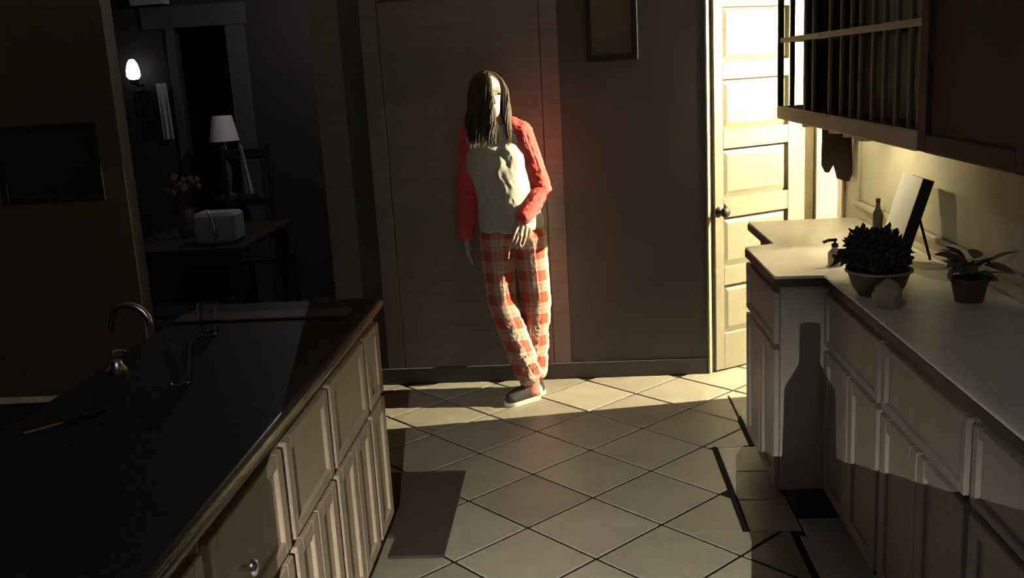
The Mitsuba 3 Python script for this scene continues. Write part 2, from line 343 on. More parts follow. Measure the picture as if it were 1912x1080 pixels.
kn = join(bx(0, .10, -.009, .009, 0, .010, .003)); rotz(kn, 48); kn.apply_translation((-1.22, -3.03, .911)); add(k+'__handle', kn, 'm_black')

# ---- right-hand run
FR, FB = .872, .705
def rcab(face, y0, y1, lab, end_panel=False):
    k = thing('counter_cabinet', lab, 'cabinet', 'grey base cabinets on the right')
    add(k+'__body', bx(face, XR-.002, y0, y1, .10, .868, .002), 'm_cabinet_grey')
    add(k+'__toe_kick', bx(face+.06, XR-.002, y0, y1, 0, .10), 'm_toe')
    front(k, face, -1, y0+.012, y1-.012, .655, .845, 'm_cabinet_grey', 'drawer', None, .03)
    wy = (y0+y1)/2
    front(k, face, -1, y0+.012, wy-.004, .115, .635, 'm_cabinet_grey', 'door', None, .05); front(k, face, -1, wy+.004, y1-.012, .115, .635, 'm_cabinet_grey', 'door', None, .05)
    return k
rcab(FR, -1.138, -.56, 'grey base cabinet beyond the bump-out, next to the cream door')
kb_ = rcab(FB, -1.735, -1.145, 'grey base cabinet that juts into the aisle under the bright worktop')
for z0, z1 in ((.30, .46), (.47, .64)):
    pass
rcab(FR, -2.38, -1.742, 'grey base cabinet below the dark bushy plant')
rcab(FR, -3.02, -2.39, 'grey base cabinet at the right edge of the picture')
rcab(FR, -3.66, -3.03, 'grey base cabinet nearest the camera on the right')
k = thing('counter_worktop', 'pale worktop with black edge, brightly lit where it juts into the aisle', 'worktop')
def lprof(pts, z0, z1): 
    m = trimesh.creation.extrude_polygon(Polygon(pts), z1-z0); m.apply_translation((0, 0, z0)); return m
top = [(XR-.002, -.535), (.80, -.535), (.80, -1.112), (.678, -1.17), (.678, -1.752), (.848, -1.765), (.848, -3.7), (XR-.002, -3.7)]
add(k+'__slab', lprof(top, .872, .900), 'm_counter_edge')
inn = np.array(Polygon(top).buffer(-.003, join_style=2).exterior.coords)[:-1]
add(k+'__top', lprof([tuple(q) for q in inn], .900, .910), 'm_counter')
add(k+'__front_nosing', bx(.843, .849, -3.7, -1.772, .905, .9115, .002), 'm_white')

# ---- plate rack above, with vertical bars
RX, RY0, RY1 = .98, -.385, -2.28
k = thing('plate_rack', 'dark wall-hung plate rack with upright bars and a mid rail over the right counter', 'plate rack')
add(k+'__end_panel', bx(1.085, XR-.002, RY0-.022, RY0, 1.37, 2.35, .002), 'm_rack')
add(k+'__bottom_board', bx(RX+.004, XR-.002, RY1, RY0, 1.372, 1.392, .002), 'm_rack')
add(k+'__valance', join(bx(RX-.016, RX+.004, RY1, RY0, 1.374, 1.432, .004)), 'm_rackpale', label='pale brown board along the bottom of the rack')
add(k+'__end_valance', bx(RX+.004, 1.085, RY0-.018, RY0, 1.392, 1.432, .003), 'm_rackpale')
add(k+'__top_board', bx(RX-.01, XR-.002, RY1, RY0, 2.33, 2.35, .002), 'm_rack')
add(k+'__back_board', bx(XR-.014, XR-.002, RY1, RY0-.03, 1.393, 2.33), 'm_rack')
add(k+'__shelf', bx(RX+.022, XR-.016, RY1+.02, RY0-.045, 1.722, 1.734, .002), 'm_rack')
add(k+'__mid_rail', bx(RX-.006, RX+.012, RY1, RY0, 1.72, 1.742, .003), 'm_rackpale', label='pale horizontal rail')
add(k+'__end_rail', bx(RX+.012, 1.085, RY0-.016, RY0-.002, 1.72, 1.742, .003), 'm_rackpale')
for x0, x1 in ((RX-.014, RX+.012), (RX+.042, RX+.062)):
    add(k+'__end_bar', bx(x0, x1, RY0-.018, RY0, 1.432, 2.33, .002), 'm_rack')
for y in (-.86, -1.00, -1.26, -1.42, -1.55, -1.66, -1.80, -1.92, -2.04, -2.16, -2.24):
    add(k+'__bar', bx(RX, RX+.012, y-.014, y+.014, 1.432, 2.33, .003), 'm_rackbar')
k = thing('wall_cabinet', 'dark closed wall cabinet at the right edge above the counter', 'cabinet')
add(k+'__body', bx(RX, XR-.002, -3.7, -2.3, 1.372, 2.35, .002), 'm_rack')
front(k, RX, -1, -2.99, -2.31, 1.38, 2.34, 'm_rack', 'door', None, .06); front(k, RX, -1, -3.69, -3.0, 1.38, 2.34, 'm_rack', 'door', None, .06)
# unseen puck lamps under the rack, placed to light backsplash and worktop
for i, p in enumerate(PUCKS):
    k = thing('unseen_puck_light', ['unseen puck light under the far end of the plate rack, placed to light the backsplash', 'unseen puck light under the plate rack above the slim dark bottle, placed to light the backsplash and book', 'unseen puck light under the plate rack nearest the plants, placed to light the backsplash', 'unseen puck light under the plate rack, placed to light the jutting worktop'][i], 'lamp')
    add(k+'__housing', lathe([(.032, .0), (.032, .015), (.026, .015), (.024, .004), (.024, 0), (.032, 0)], (p[0], p[1], 1.3565)), 'm_white', 30)
# unseen sconce and hall lamp, placed to light the door and floor strip
k = thing('unseen_sconce', 'unseen small sconce behind the plate rack, placed to light the cream door', 'lamp')
add(k+'__plate', bx(1.28, 1.30, -.15, -.07, 1.36, 1.46, .004), 'm_brass')
add(k+'__arm', tube([(1.285, -.11, 1.40), (1.24, -.11, 1.38), (1.2, -.11, 1.40), (1.2, -.11, 1.45)], .006, 8), 'm_brass', True)
add(k+'__cup', lathe([(0, 0), (.022, 0), (.026, .02), (.022, .022), (0, .02)], (1.2, -.11, 1.45)), 'm_brass', 30)
k = thing('unseen_hall_pendant', 'unseen pendant lamp in the side hall, placed to light the floor strip and person', 'lamp')
add(k+'__cord', tube([(3.0, LB[1], 2.5), (3.0, LB[1], LB[2]+.15)], .004, 8), 'm_black', True)
add(k+'__shade', lathe([(0, .05), (.03, .05), (.13, 0), (.127, -.002), (.028, .046), (0, .046)], (3.0, LB[1], LB[2]+.10)), 'm_brass', 30)
add('wall_hall_post', bx(1.30, 1.42, -.02, .0, 0, .01), 'm_hall', kind='structure') if False else None

# ================================================================== THINGS ON THE RIGHT COUNTER
def leaf(L, w, bend, n=6):
    t = np.linspace(0, 1, n); ww = w*np.sin(np.pi*np.clip(t*.94+.03, 0, 1))**.8
    z = bend*t**2*L; v = []; f = []
    for i in range(n): v += [(t[i]*L, -ww[i]/2, z[i]), (t[i]*L, 0, z[i]-.12*ww[i]), (t[i]*L, ww[i]/2, z[i])]
    for i in range(n-1):
        for j in range(2):
            a = i*3+j; f += [(a, a+3, a+4), (a, a+4, a+1)]
    return trimesh.Trimesh(v, f, process=False)
PB = np.array([.938, -2.07, .9105])
k = thing('bushy_plant', 'dark bushy plant in a brown bowl on the right counter', 'plant')
add(k+'__bowl', lathe([(0, 0), (.06, 0), (.08, .03), (.094, .075), (.097, .080), (.09, .080), (.07, .04), (0, .03)], PB), 'm_brownpot', 30)
add(k+'__rim', lathe([(.0975, .074), (.102, .076), (.102, .081), (.0975, .083), (.0972, .078), (.0975, .074)], PB), 'm_paper', 40, label='pale rim of the bowl')
add(k+'__soil', lathe([(0, .06), (.083, .06), (.083, .064), (0, .07)], PB), 'm_mat', 30)
fol = []
for i in range(1700):
    th, ph = rng.uniform(0, 2*np.pi), np.arccos(rng.uniform(-.15, 1))
    d = np.array([np.sin(ph)*np.cos(th), np.sin(ph)*np.sin(th), np.cos(ph)])
    lump = 1 + .35*(meshkit.noise(d*2.3+3)-.5)*2
    r = rng.uniform(.55, 1)*lump
    c = PB + np.array([-.012, .0, .112]) + d*np.array([.098, .10, .085])*r
    l = leaf(rng.uniform(.017, .029), rng.uniform(.011, .018), rng.uniform(-.6, .2), 4)
    rot(l, rng.uniform(-180, 180), [1, 0, 0]); rot(l, -math.degrees(math.asin(np.clip(d[2]*.8, -1, 1))) + rng.uniform(-50, 50), [0, 1, 0]); rotz(l, math.degrees(th)+rng.uniform(-50, 50)); l.apply_translation(c); fol.append(l)
core = ball(PB+np.array([-.012, 0, .125]), (.072, .08, .062), 3)
add(k+'__foliage', join(core, *fol), 'm_leaf_dark', False, kind='stuff')
# leafy plant behind-right
PL = np.array([1.165, -2.20, .9105])
k = thing('leafy_plant', 'dim broad-leaved potted plant at the right behind the bushy plant', 'plant')
add(k+'__pot', lathe([(0, 0), (.04, 0), (.052, .06), (.056, .062), (.056, .072), (.05, .072), (.046, .055), (0, .05)], PL), 'm_brownpot', 30)
for i in range(26):
    th = rng.uniform(0, 2*np.pi); el = rng.uniform(5, 60); r = rng.uniform(.015, .05)
    c = PL + np.array([math.cos(th)*r, math.sin(th)*r, .07+rng.uniform(.01, .075)])
    l = leaf(rng.uniform(.05, .075), rng.uniform(.032, .046), rng.uniform(-.8, -.2), 7); rot(l, rng.uniform(-30, 30), [1, 0, 0]); rot(l, -el, [0, 1, 0]); rotz(l, math.degrees(th)); l.apply_translation(c)
    add(k+'__leaf', l, 'm_leaf', True)
    base = PL+np.array([0, 0, .053])
    if i % 2 == 0: add(k+'__stem', tube([base, (base+c)/2+[0, 0, .02], c], .003, 5), 'm_leaf', True)
# crumpled paper bag
pb = trimesh.creation.icosphere(subdivisions=4, radius=1); v = pb.vertices.copy(); v *= np.array([.042, .042, .05]); v[:, 2] = np.maximum(v[:, 2], -.03)
v += pb.vertex_normals*((meshkit.noise(v*45)-.5)*.018)[:, None]; v[:, 2] = np.maximum(v[:, 2], -.03)
pb = trimesh.Trimesh(v+np.array([.915, -2.235, .941]), pb.faces)
k = thing('paper_bag', 'small crumpled pale paper bag in front of the brown bowl', 'bag'); add(k+'__sack', pb, 'm_paper', 25)
# leaning book with white cover
k = thing('cookbook', 'thick white-covered book leaning behind the bushy plant', 'book')
def bookbox(u0, u1, v0, v1, w0, w1, c=.001):   # u towards the camera, v up the leaning cover, w into the wall
    m = bx(u0, u1, v0, v1, w0, w1, c); a = math.radians(17)
    M = np.eye(4); M[:3, 0], M[:3, 1], M[:3, 2] = (0, -1, 0), (math.sin(a), 0, math.cos(a)), (math.cos(a), 0, -math.sin(a)); M[:3, 3] = (1.095, -1.50, .9125)
    m.apply_transform(M)
    return m
add(k+'__cover', bookbox(0, .205, 0.013, .325, 0, .004), 'm_white')
add(k+'__pages', bookbox(.004, .198, .016, .320, .0045, .0345), 'm_greybox')
add(k+'__back_cover', bookbox(0, .205, 0.013, .325, .035, .039), 'm_black')
add(k+'__spine', bookbox(.2055, .211, 0.013, .325, 0, .039), 'm_black', label='black spine')
add(k+'__easel_strut', tube([(1.205, -1.60, 1.12), (1.262, -1.60, .9155)], .005, 8), 'm_black', True)
# dark bottle by the backsplash
k = thing('dark_bottle', 'slim dark bottle standing at the backsplash beside the white book', 'bottle')
add(k+'__body', lathe([(0, 0), (.018, 0), (.02, .01), (.02, .09), (.009, .115), (.008, .135), (0, .135)], (1.25, -1.02, .9105)), 'm_bottle', 40)
add(k+'__cap', lathe([(0, 0), (.0095, 0), (.0095, .016), (0, .018)], (1.25, -1.02, 1.046)), 'm_black', 40)
# strap / towel hanging at the rack end
k = thing('oven_mitt', 'dark two-fingered oven mitt hanging under the far end of the plate rack', 'oven mitt')
mp = Polygon([(-.06, .0), (-.062, -.17), (-.045, -.20), (-.022, -.165), (-.012, -.10), (.0, -.17), (.02, -.235), (.062, -.25), (.078, -.215), (.07, -.10), (.066, 0)]).buffer(.010).buffer(-.003)
mm = trimesh.creation.extrude_polygon(mp, .022); rot(mm, 90, [1, 0, 0]); rotz(mm, 18); mm.apply_translation((1.215, -.46, 1.325)); add(k+'__mitt', mm, 'm_mitt', 30)
add(k+'__loop', tube([(1.215, -.465, 1.325), (1.21, -.465, 1.371)], .004, 6), 'm_mitt', True)
# spice tin / soap pump on the bump-out
k = thing('soap_pump', 'small pale soap bottle with a black pump on the bright worktop', 'soap dispenser')
add(k+'__bottle', lathe([(0, 0), (.022, 0), (.024, .006), (.024, .05), (.010, .062), (.010, .068), (0, .068)], (.925, -1.60, .910)), 'm_back', 40)
add(k+'__pump', join(lathe([(0, 0), (.012, 0), (.012, .012), (.004, .014), (.004, .03), (0, .03)], (.925, -1.60, .978)), tube([(.93, -1.60, 1.004), (.90, -1.605, 1.004), (.882, -1.61, .998)], .006, 8)), 'm_black', 40)

# ================================================================== FLOOR MAT
k = thing('door_mat', 'small dark rectangular mat on the tiles beside the left cabinets', 'mat')
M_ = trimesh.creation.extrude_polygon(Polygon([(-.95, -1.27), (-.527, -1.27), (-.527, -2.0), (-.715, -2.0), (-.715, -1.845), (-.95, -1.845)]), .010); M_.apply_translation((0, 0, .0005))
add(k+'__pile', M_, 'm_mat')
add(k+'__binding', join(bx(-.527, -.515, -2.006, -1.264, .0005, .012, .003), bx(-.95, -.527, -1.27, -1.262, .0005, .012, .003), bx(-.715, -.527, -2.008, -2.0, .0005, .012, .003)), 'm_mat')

# picture frame high on far wall, dark window on the left wall piece
k = thing('picture_frame', 'dark framed picture high on the far wall right of the person', 'picture')
fx0, fx1, fz0, fz1 = .085, .345, 1.685, 2.08
add(k+'__frame', join(bx(fx0, fx0+.03, -.026, -.001, fz0, fz1, .004), bx(fx1-.03, fx1, -.026, -.001, fz0, fz1, .004), bx(fx0+.029, fx1-.029, -.026, -.001, fz0, fz0+.03, .004), bx(fx0+.029, fx1-.029, -.026, -.001, fz1-.03, fz1, .004)), 'm_frame')
add(k+'__picture', bx(fx0+.028, fx1-.028, -.012, -.002, fz0+.028, fz1-.028), 'm_picture')

# ================================================================== LEFT, DARK ROOM
# doorway frame in the room's far wall
add('trim_5', join(bx(-3.03, -2.965, 2.275, 2.30, 0, 2.12, .004), bx(-2.57, -2.42, 2.275, 2.30, 0, 2.12, .004), bx(-3.2, -2.40, 2.27, 2.30, 2.12, 2.28, .004)), 'm_blueish', label='grey door frame in the dark adjoining room', **W)
k = thing('wall_valance', 'pale box valance at the top left above the dark doorway', 'valance')
add(k+'__front', bx(-3.22, -2.96, 2.16, 2.185, 2.29, 2.46, .004), 'm_curtain')
for x in (-3.22, -2.975): add(k+'__side', bx(x, x+.015, 2.186, 2.27, 2.29, 2.46), 'm_curtain')
# glowing wall lamp
for lx, ly, lz, lab in ((-1.6, 1.3, 2.35, 'added flush ceiling lamp for the fill light in the dark adjoining room'), (-.45, -4.7, 2.4, 'added flush ceiling lamp for the fill light over the near end of the kitchen')):  # added housings for the two fill lights
    k = thing('added_ceiling_lamp', lab, 'lamp')
    add(k+'__housing', lathe([(0, .0), (.08, .0), (.085, -.02), (.08, -.06), (.074, -.06), (.078, -.02), (.07, -.008), (0, -.008)], (lx, ly, 2.4995)), 'm_white', 30)
k = thing('globe_lamp', 'small glowing white wall lamp in the dark room at upper left', 'lamp')
GX, GZ = -3.27, 1.83
gl = lathe([(0, -.075), (.035, -.07), (.052, -.045), (.05, 0), (.038, .045), (.02, .075), (0, .08)], (GX, 2.18, GZ), 24)
add(k+'__globe', gl, 'm_glow', True, emitter={'type': 'area', 'radiance': rgb((2.4, 2.45, 2.5))})
add(k+'__bracket', join(tube([(GX, 2.18, GZ-.10), (GX+.01, 2.24, GZ-.12), (GX+.01, 2.30, GZ-.11)], .010, 8), lathe([(0, -.03), (.03, -.03), (.036, 0), (0, 0)], (GX, 2.18, GZ-.075))), 'm_black', 30)
for i, (x, z, w, h) in enumerate([(-3.265, 1.58, .115, .19), (-3.24, 1.38, .10, .14)]):
    k = thing('photo_frame', ['small dark photo frame just below the glowing wall lamp', 'lower small dark photo frame under the glowing wall lamp'][i], 'picture', 'photo frames below the wall lamp')
    add(k+'__frame', join(bx(x-w/2, x-w/2+.014, 2.28, 2.299, z-h/2, z+h/2, .003), bx(x+w/2-.014, x+w/2, 2.28, 2.299, z-h/2, z+h/2, .003), bx(x-w/2+.014, x+w/2-.014, 2.28, 2.299, z+h/2-.014, z+h/2, .003), bx(x-w/2+.014, x+w/2-.014, 2.28, 2.299, z-h/2, z-h/2+.014, .003)), 'm_black')
    add(k+'__photo', bx(x-w/2+.013, x+w/2-.013, 2.288, 2.298, z-h/2+.013, z+h/2-.013), 'm_black')
k = thing('door_curtain', 'thin pale strip of curtain beside the dark doorway', 'curtain')
cv = []; 
def drape(x0, x1, y, z0, z1, amp, waves, lean=0.0, taper=0.0):
    nx, nz = 40, 12; v = []; f = []
    for j in range(nz):
        t = j/(nz-1)
        for i in range(nx):
            u = i/(nx-1); w = (x1-x0)*(1-taper*t)
            v.append((x0+lean*t+u*w, y+amp*math.sin(u*waves*2*math.pi)*(.5+.5*(1-t)), z0+(z1-z0)*t))
    for j in range(nz-1):
        for i in range(nx-1):
            a = j*nx+i; f += [(a, a+1, a+nx+1), (a, a+nx+1, a+nx)]
    m = trimesh.Trimesh(v, f, process=False); b = m.copy(); b.vertices = b.vertices+np.array([0, .003, 0]); b.invert(); return join(m, b)
add(k+'__fabric', drape(-3.13, -3.05, 2.255, 1.30, 1.72, .008, 2, -.01), 'm_curtain', True)
# dining table in the dark room with things on it
k = thing('dining_table', 'dark wooden table in the unlit room at left', 'table')
TX0, TX1, TY0, TY1, TZ = -2.75, -1.95, .35, 1.45, .75
add(k+'__tabletop', bx(TX0, TX1, TY0, TY1, TZ-.03, TZ, .006), 'm_tablewood')
for x in (TX0+.07, TX1-.07):
    for y in (TY0+.07, TY1-.07): add(k+'__leg', hull([(x+sx*.03, y+sy*.03, TZ-.031) for sx in (-1, 1) for sy in (-1, 1)]+[(x+sx*.02, y+sy*.02, 0) for sx in (-1, 1) for sy in (-1, 1)]), 'm_tablewood')
for y in (TY0+.05, TY1-.07): add(k+'__apron', bx(TX0+.1, TX1-.1, y, y+.02, TZ-.11, TZ-.031), 'm_tablewood')
# grey box with chrome handle
k = thing('bread_box', 'grey metal box with a chrome handle on the dark table', 'box')
BX, BY = -2.15, .50
add(k+'__box', bx(BX-.14, BX+.12, BY, BY+.2, TZ+.0005, TZ+.185, .02), 'm_greybox', 30)
add(k+'__handle', tube([(BX-.035, BY-.002, TZ+.21), (BX-.005, BY-.03, TZ+.175), (BX+.008, BY-.035, TZ+.13), (BX+.008, BY-.03, TZ+.07), (BX+.012, BY-.004, TZ+.05)], [.004, .008, .009, .009, .008], 10), 'm_chrome', True)
# flowers
k = thing('flower_vase', 'vase of dim pinkish flowers on the dark table at left', 'flowers')
VX, VY = -2.46, .85
add(k+'__vase', lathe([(0, 0), (.045, 0), (.06, .06), (.05, .14), (.035, .18), (.04, .20), (.034, .2), (.03, .17), (0, .15)], (VX, VY, TZ+.0005)), 'm_brownpot', 30)
for i in range(16):
    th, r = rng.uniform(0, 6.28), .11*math.sqrt(rng.uniform(0.02, 1)); c = np.array([VX+math.cos(th)*r, VY+math.sin(th)*r, TZ+.36-.9*r*r*6+rng.uniform(-.03, .03)])
    pet = [rotz(rot(leaf(.035, .026, .8, 4), -25-20*(j % 2), [0, 1, 0]), j*60) for j in range(6)]
    fl = join(*pet, ball((0, 0, .006), .010, 1)); fl.apply_translation(c); kk = add(k+'__bloom', fl, 'm_flower')
    add(k+'__stem', tube([(VX, VY, TZ+.16), (VX+(c[0]-VX)*.4, VY+(c[1]-VY)*.4, TZ+.25), c], .003, 5), 'm_leaf_dark', True)
# side table + table lamp near the far wall
k = thing('side_table', 'dark small side table carrying the table lamp', 'table')
SX, SY, SZ = -2.60, 2.06, .86
add(k+'__tabletop', lathe([(0, -.025), (.16, -.025), (.165, -.012), (.16, 0), (0, 0)], (SX+.05, SY, SZ)), 'm_tablewood', 30)
add(k+'__pedestal', lathe([(0, 0), (.13, 0), (.13, .02), (.03, .06), (.025, SZ-.08), (.06, SZ-.026), (0, SZ-.026)], (SX+.05, SY, 0)), 'm_tablewood', 30)
k = thing('table_lamp', 'unlit table lamp with a pale shade in the dark room', 'lamp')
add(k+'__base', lathe([(0, 0), (.06, 0), (.062, .012), (.02, .03), (.028, .10), (.04, .16), (.03, .23), (.01, .27), (.008, .33), (0, .33)], (SX, SY, SZ+.0005)), 'm_brownpot', 30)
add(k+'__shade', lathe([(.108, 0), (.072, .185), (.069, .185), (.105, 0), (.108, 0)], (SX+.01, SY, 1.275)), 'm_shade', 30)
add(k+'__harp', tube([(SX, SY, SZ+.32), (SX, SY, 1.47)], .004, 6), 'm_brass', True)
add(k+'__pull_chain', tube([(SX+.035, SY-.07, 1.275), (SX+.045, SY-.075, 1.16)], .003, 5), 'm_white', True)
k = thing('draped_cloth', 'narrow pale cloth hanging over a chair back right of the table lamp', 'cloth')
add(k+'__cloth', drape(-2.28, -2.22, 1.525, .93, 1.27, .006, 1.5, -.02, .65), 'm_curtain', True)
k = thing('dining_chair', 'dark wooden chair under the pale hanging cloth in the unlit room', 'chair')
CX, CY = -2.27, 1.62
add(k+'__seat', bx(CX-.20, CX+.18, CY-.02, CY+.30, .43, .46, .008), 'm_tablewood')
for x in (CX-.18, CX+.14):
    add(k+'__leg', bx(x, x+.03, CY-.02, CY+.01, 0, .43), 'm_tablewood'); add(k+'__leg', bx(x, x+.03, CY+.27, CY+.30, 0, .43), 'm_tablewood')
    add(k+'__post', bx(x, x+.03, CY-.075, CY-.045, .40, 1.27, .005), 'm_tablewood')
for z0, z1 in ((1.17, 1.24), (.85, .90)): add(k+'__back_rail', bx(CX-.18, CX+.17, CY-.07, CY-.05, z0, z1, .004), 'm_tablewood')
add(k+'__seat_rail', bx(CX-.18, CX+.17, CY-.075, CY-.02, .431, .459), 'm_tablewood')
# left wall piece: dark window and low sideboard
k = thing('dark_window', 'black night window on the wall at the far left', 'window')
add(k+'__frame', join(bx(-3.12, -3.08, -.006, -.001, 1.10, 1.52, .004), bx(-2.58, -2.54, -.006, -.001, 1.10, 1.52, .004), bx(-3.08, -2.58, -.006, -.001, 1.48, 1.52, .004), bx(-3.08, -2.58, -.006, -.001, 1.10, 1.14, .004)), 'm_frame')
add(k+'__pane', bx(-3.085, -2.575, -.003, -.0005, 1.135, 1.485), 'm_black')
add('wall_near_unseen', join(bx(XL, -.275, -5.42, -5.30, 0, CZ)), 'm_room', label='unseen wall behind the camera, placed to shade the near left cabinets', **W)  # out of view, placed to shade the near left cabinets
# cabinet and bottle out of view behind the camera, placed to shade lower right
k = thing('unseen_cupboard', 'tall dark cabinet out of view behind the camera, placed to shade the lower right', 'unseen_cupboard')
add(k+'__body', bx(-.05, 1.05, -5.72, -5.32, .06, 1.40, .003), 'm_darkdoor'); add(k+'__top', bx(-.055, 1.06, -5.73, -5.30, 1.401, 1.43, .004), 'm_darkdoor'); add(k+'__plinth', bx(-.03, 1.03, -5.70, -5.36, 0, .06), 'm_darkdoor')
for x0, x1 in ((-.04, .49), (.51, 1.04)): add(k+'__door', bx(x0, x1, -5.32, -5.30, .08, 1.39, .003), 'm_darkdoor')
k = thing('unseen_floor_lamp', 'unseen floor lamp behind the camera lighting tiles and cabinets, with an added blocking plate', 'lamp')
add(k+'__base', lathe([(0, 0), (.14, 0), (.14, .02), (.02, .03), (0, .03)], (-.155, -6.1, 0)), 'm_black', 30)
add(k+'__pole', tube([(-.155, -6.1, .03), (-.155, -6.1, 1.60), (-.155, -6.05, 1.68), (-.155, -5.96, 1.70)], .010, 8), 'm_black', True)
hd = lathe([(0, -.02), (.03, -.02), (.06, .05), (.057, .05), (.028, -.016), (0, -.016)]); rot(hd, 118, [1, 0, 0]); hd.apply_translation((-.155, -5.945, 1.655)); add(k+'__head', hd, 'm_black', 30)
add(k+'__added_visor', bx(-.1755, -.133, -5.752, -5.748, 1.5885, 1.68), 'm_black')  # added plate, keeps this lamp off the person and far wall
add(k+'__added_visor_arm', tube([(-.155, -5.92, 1.715), (-.155, -5.75, 1.682)], .004, 6), 'm_black', True)
k = thing('unseen_bottle', 'small dark bottle out of view behind the camera, placed to shape the lower right shadow', 'bottle')
add(k+'__body', lathe([(0, 0), (.012, 0), (.013, .004), (.012, .042), (.005, .055), (.005, .075), (0, .075)], (-.022, -5.325, 1.4305)), 'm_bottle', 40)

# ================================================================== PERSON
def bones(lst, edge=.014, it=14):
    """lst of (p0, r0, p1, r1); each bone the hull of two spheres; unioned, refined, smoothed"""
    tot = m3.Manifold()
    for p0, r0, p1, r1 in lst:
        pts = []
        for p, r in ((p0, r0), (p1, r1)):
            r = np.broadcast_to(r, (3,)); s = trimesh.creation.icosphere(subdivisions=2, radius=1).vertices
            pts.append(s*r+np.asarray(p))
        tot = tot + m3.Manifold.hull_points(np.vstack(pts).astype(np.float32))
    return tot
def finish(man, edge=.014, it=14):
    man = man.refine_to_length(edge); mm = man.to_mesh()
    t = trimesh.Trimesh(mm.vert_properties[:, :3], mm.tri_verts, process=True); trimesh.smoothing.filter_taubin(t, lamb=.5, nu=.53, iterations=it); return t
V = lambda *a: np.array(a, float)
HD = V(-.408, -.275, 1.550)
_hc, _hs = math.cos(math.radians(22)), math.sin(math.radians(22))
def hp(x, y, z): return HD + V(x*_hc - y*_hs, x*_hs + y*_hc, z)   # head turned towards the lamp          # head centre
NK, CHb = V(-.385, -.225, 1.40), V(-.385, -.190, 1.26)
SHL, ELL, WRL = V(-.265, -.190, 1.355), V(-.172, -.165, 1.065), V(-.262, -.300, .945)   # camera-right arm
SHR, ELR, WRR = V(-.515, -.165, 1.345), V(-.558, -.115, 1.075), V(-.575, -.15, .85)      # camera-left arm
WST, PEL = V(-.355, -.190, 1.03), V(-.335, -.190, .88)
HPL, KNL, ANL = V(-.250, -.18, .83), V(-.228, -.165, .48), V(-.262, -.190, .085)
HPR, KNR, ANR = V(-.415, -.18, .83), V(-.405, -.205, .50), V(-.268, -.325, .095)
P = 'person'
tag(P, 'person with long dark hair, red-sleeved white shirt and plaid trousers, standing with legs crossed', 'person')
# --- body: one continuous surface (head, neck, trunk, arms, hands, legs, feet)
man = bones([(hp(0, .01, .03), (.068, .085, .075), hp(.004, -.025, -.075), (.042, .045, .035)), (hp(0, .015, -.02), (.05, .06, .06), NK, .045), (NK, .046, CHb+V(0, 0, .06), .06),
             (CHb+V(-.085, 0, .055), .055, CHb+V(.085, 0, .06), .055), (CHb+V(-.06, 0, -.05), (.075, .075, .08), CHb+V(.06, 0, -.05), (.075, .075, .08)), (CHb+V(0, 0, -.03), (.12, .08, .1), WST, (.10, .07, .08)),
             (WST, (.10, .07, .08), PEL, (.125, .085, .08)), (SHL, .045, ELL, .034), (ELL, .033, WRL, .022), (SHR, .045, ELR, .034), (ELR, .033, WRR, .022),
             (HPL, .072, KNL, .048), (KNL, .046, ANL, .03), (HPR, .072, KNR, .048), (KNR, .046, ANR, .03), (PEL, (.11, .08, .06), HPL, .07), (PEL, (.11, .08, .06), HPR, .07),
             (ANL, .03, ANL+V(.02, -.10, -.055), .022), (ANL, .03, ANL+V(0, .04, -.05), .028), (ANR, .03, ANR+V(-.07, -.055, -.06), .024), (ANR, .03, ANR+V(.03, .01, -.055), .028),
             (hp(.003, -.078, .005), .009, hp(.003, -.092, -.028), .0115), (hp(.066, .01, .0), (.012, .02, .03), hp(.072, .014, .0), (.008, .018, .026)), (hp(-.066, .01, .0), (.012, .02, .03), hp(-.072, .014, .0), (.008, .018, .026)),
             (hp(-.032, -.064, .028), .012, hp(.034, -.064, .028), .012), (hp(-.014, -.060, -.062), .010, hp(.018, -.060, -.062), .010)])
def hand(w, dirv, palm_n, side, curl):
    dirv = dirv/np.linalg.norm(dirv); palm_n = palm_n - dirv*(palm_n@dirv); palm_n /= np.linalg.norm(palm_n); s = np.cross(palm_n, dirv)*side
    o = bones([(w, .022, w+dirv*.03+s*.012, .019), (w+dirv*.02+s*.02, .014, w+dirv*.085+s*.028, .011), (w+dirv*.02-s*.02, .014, w+dirv*.08-s*.03, .011), (w+dirv*.03, .016, w+dirv*.085, .012)])
    for q, L in zip((.030, .010, -.011, -.031), (.072, .080, .074, .058)):
        a = w+dirv*.083+s*q; b = a+(dirv+palm_n*curl*.5)/np.linalg.norm(dirv+palm_n*curl*.5)*L*.48; c = b+(dirv+palm_n*curl*1.3)/np.linalg.norm(dirv+palm_n*curl*1.3)*L*.3; d = c+(dirv+palm_n*curl*2.2)/np.linalg.norm(dirv+palm_n*curl*2.2)*L*.24
        o = o+bones([(a, .0092, b, .0085), (b, .0085, c, .0078), (c, .0078, d, .0068)])
    a = w+dirv*.025+s*.026; b = a+dirv*.028+s*.026+palm_n*.012; c = b+dirv*.03+s*.006+palm_n*.010
    return o+bones([(w+dirv*.01+s*.012, .015, a, .0125), (a, .0125, b, .0105), (b, .0105, c, .0085)])
man = man + hand(WRL+V(0, -.005, 0), V(-.20, -.12, -.72), V(-.35, .8, .1), -1, .35) + hand(WRR, V(.02, -.08, -1), V(1, .15, 0), 1, .3)
body = finish(man, .009, 8)
add(P+'__body', body, 'm_skin', True, label='pale face, neck, hands and feet')
for s in (-1, 1): add(P+'__eye', ball(hp(.003+s*.031, -.072, .008), (.011, .008, .006), 2), 'm_eye', True)
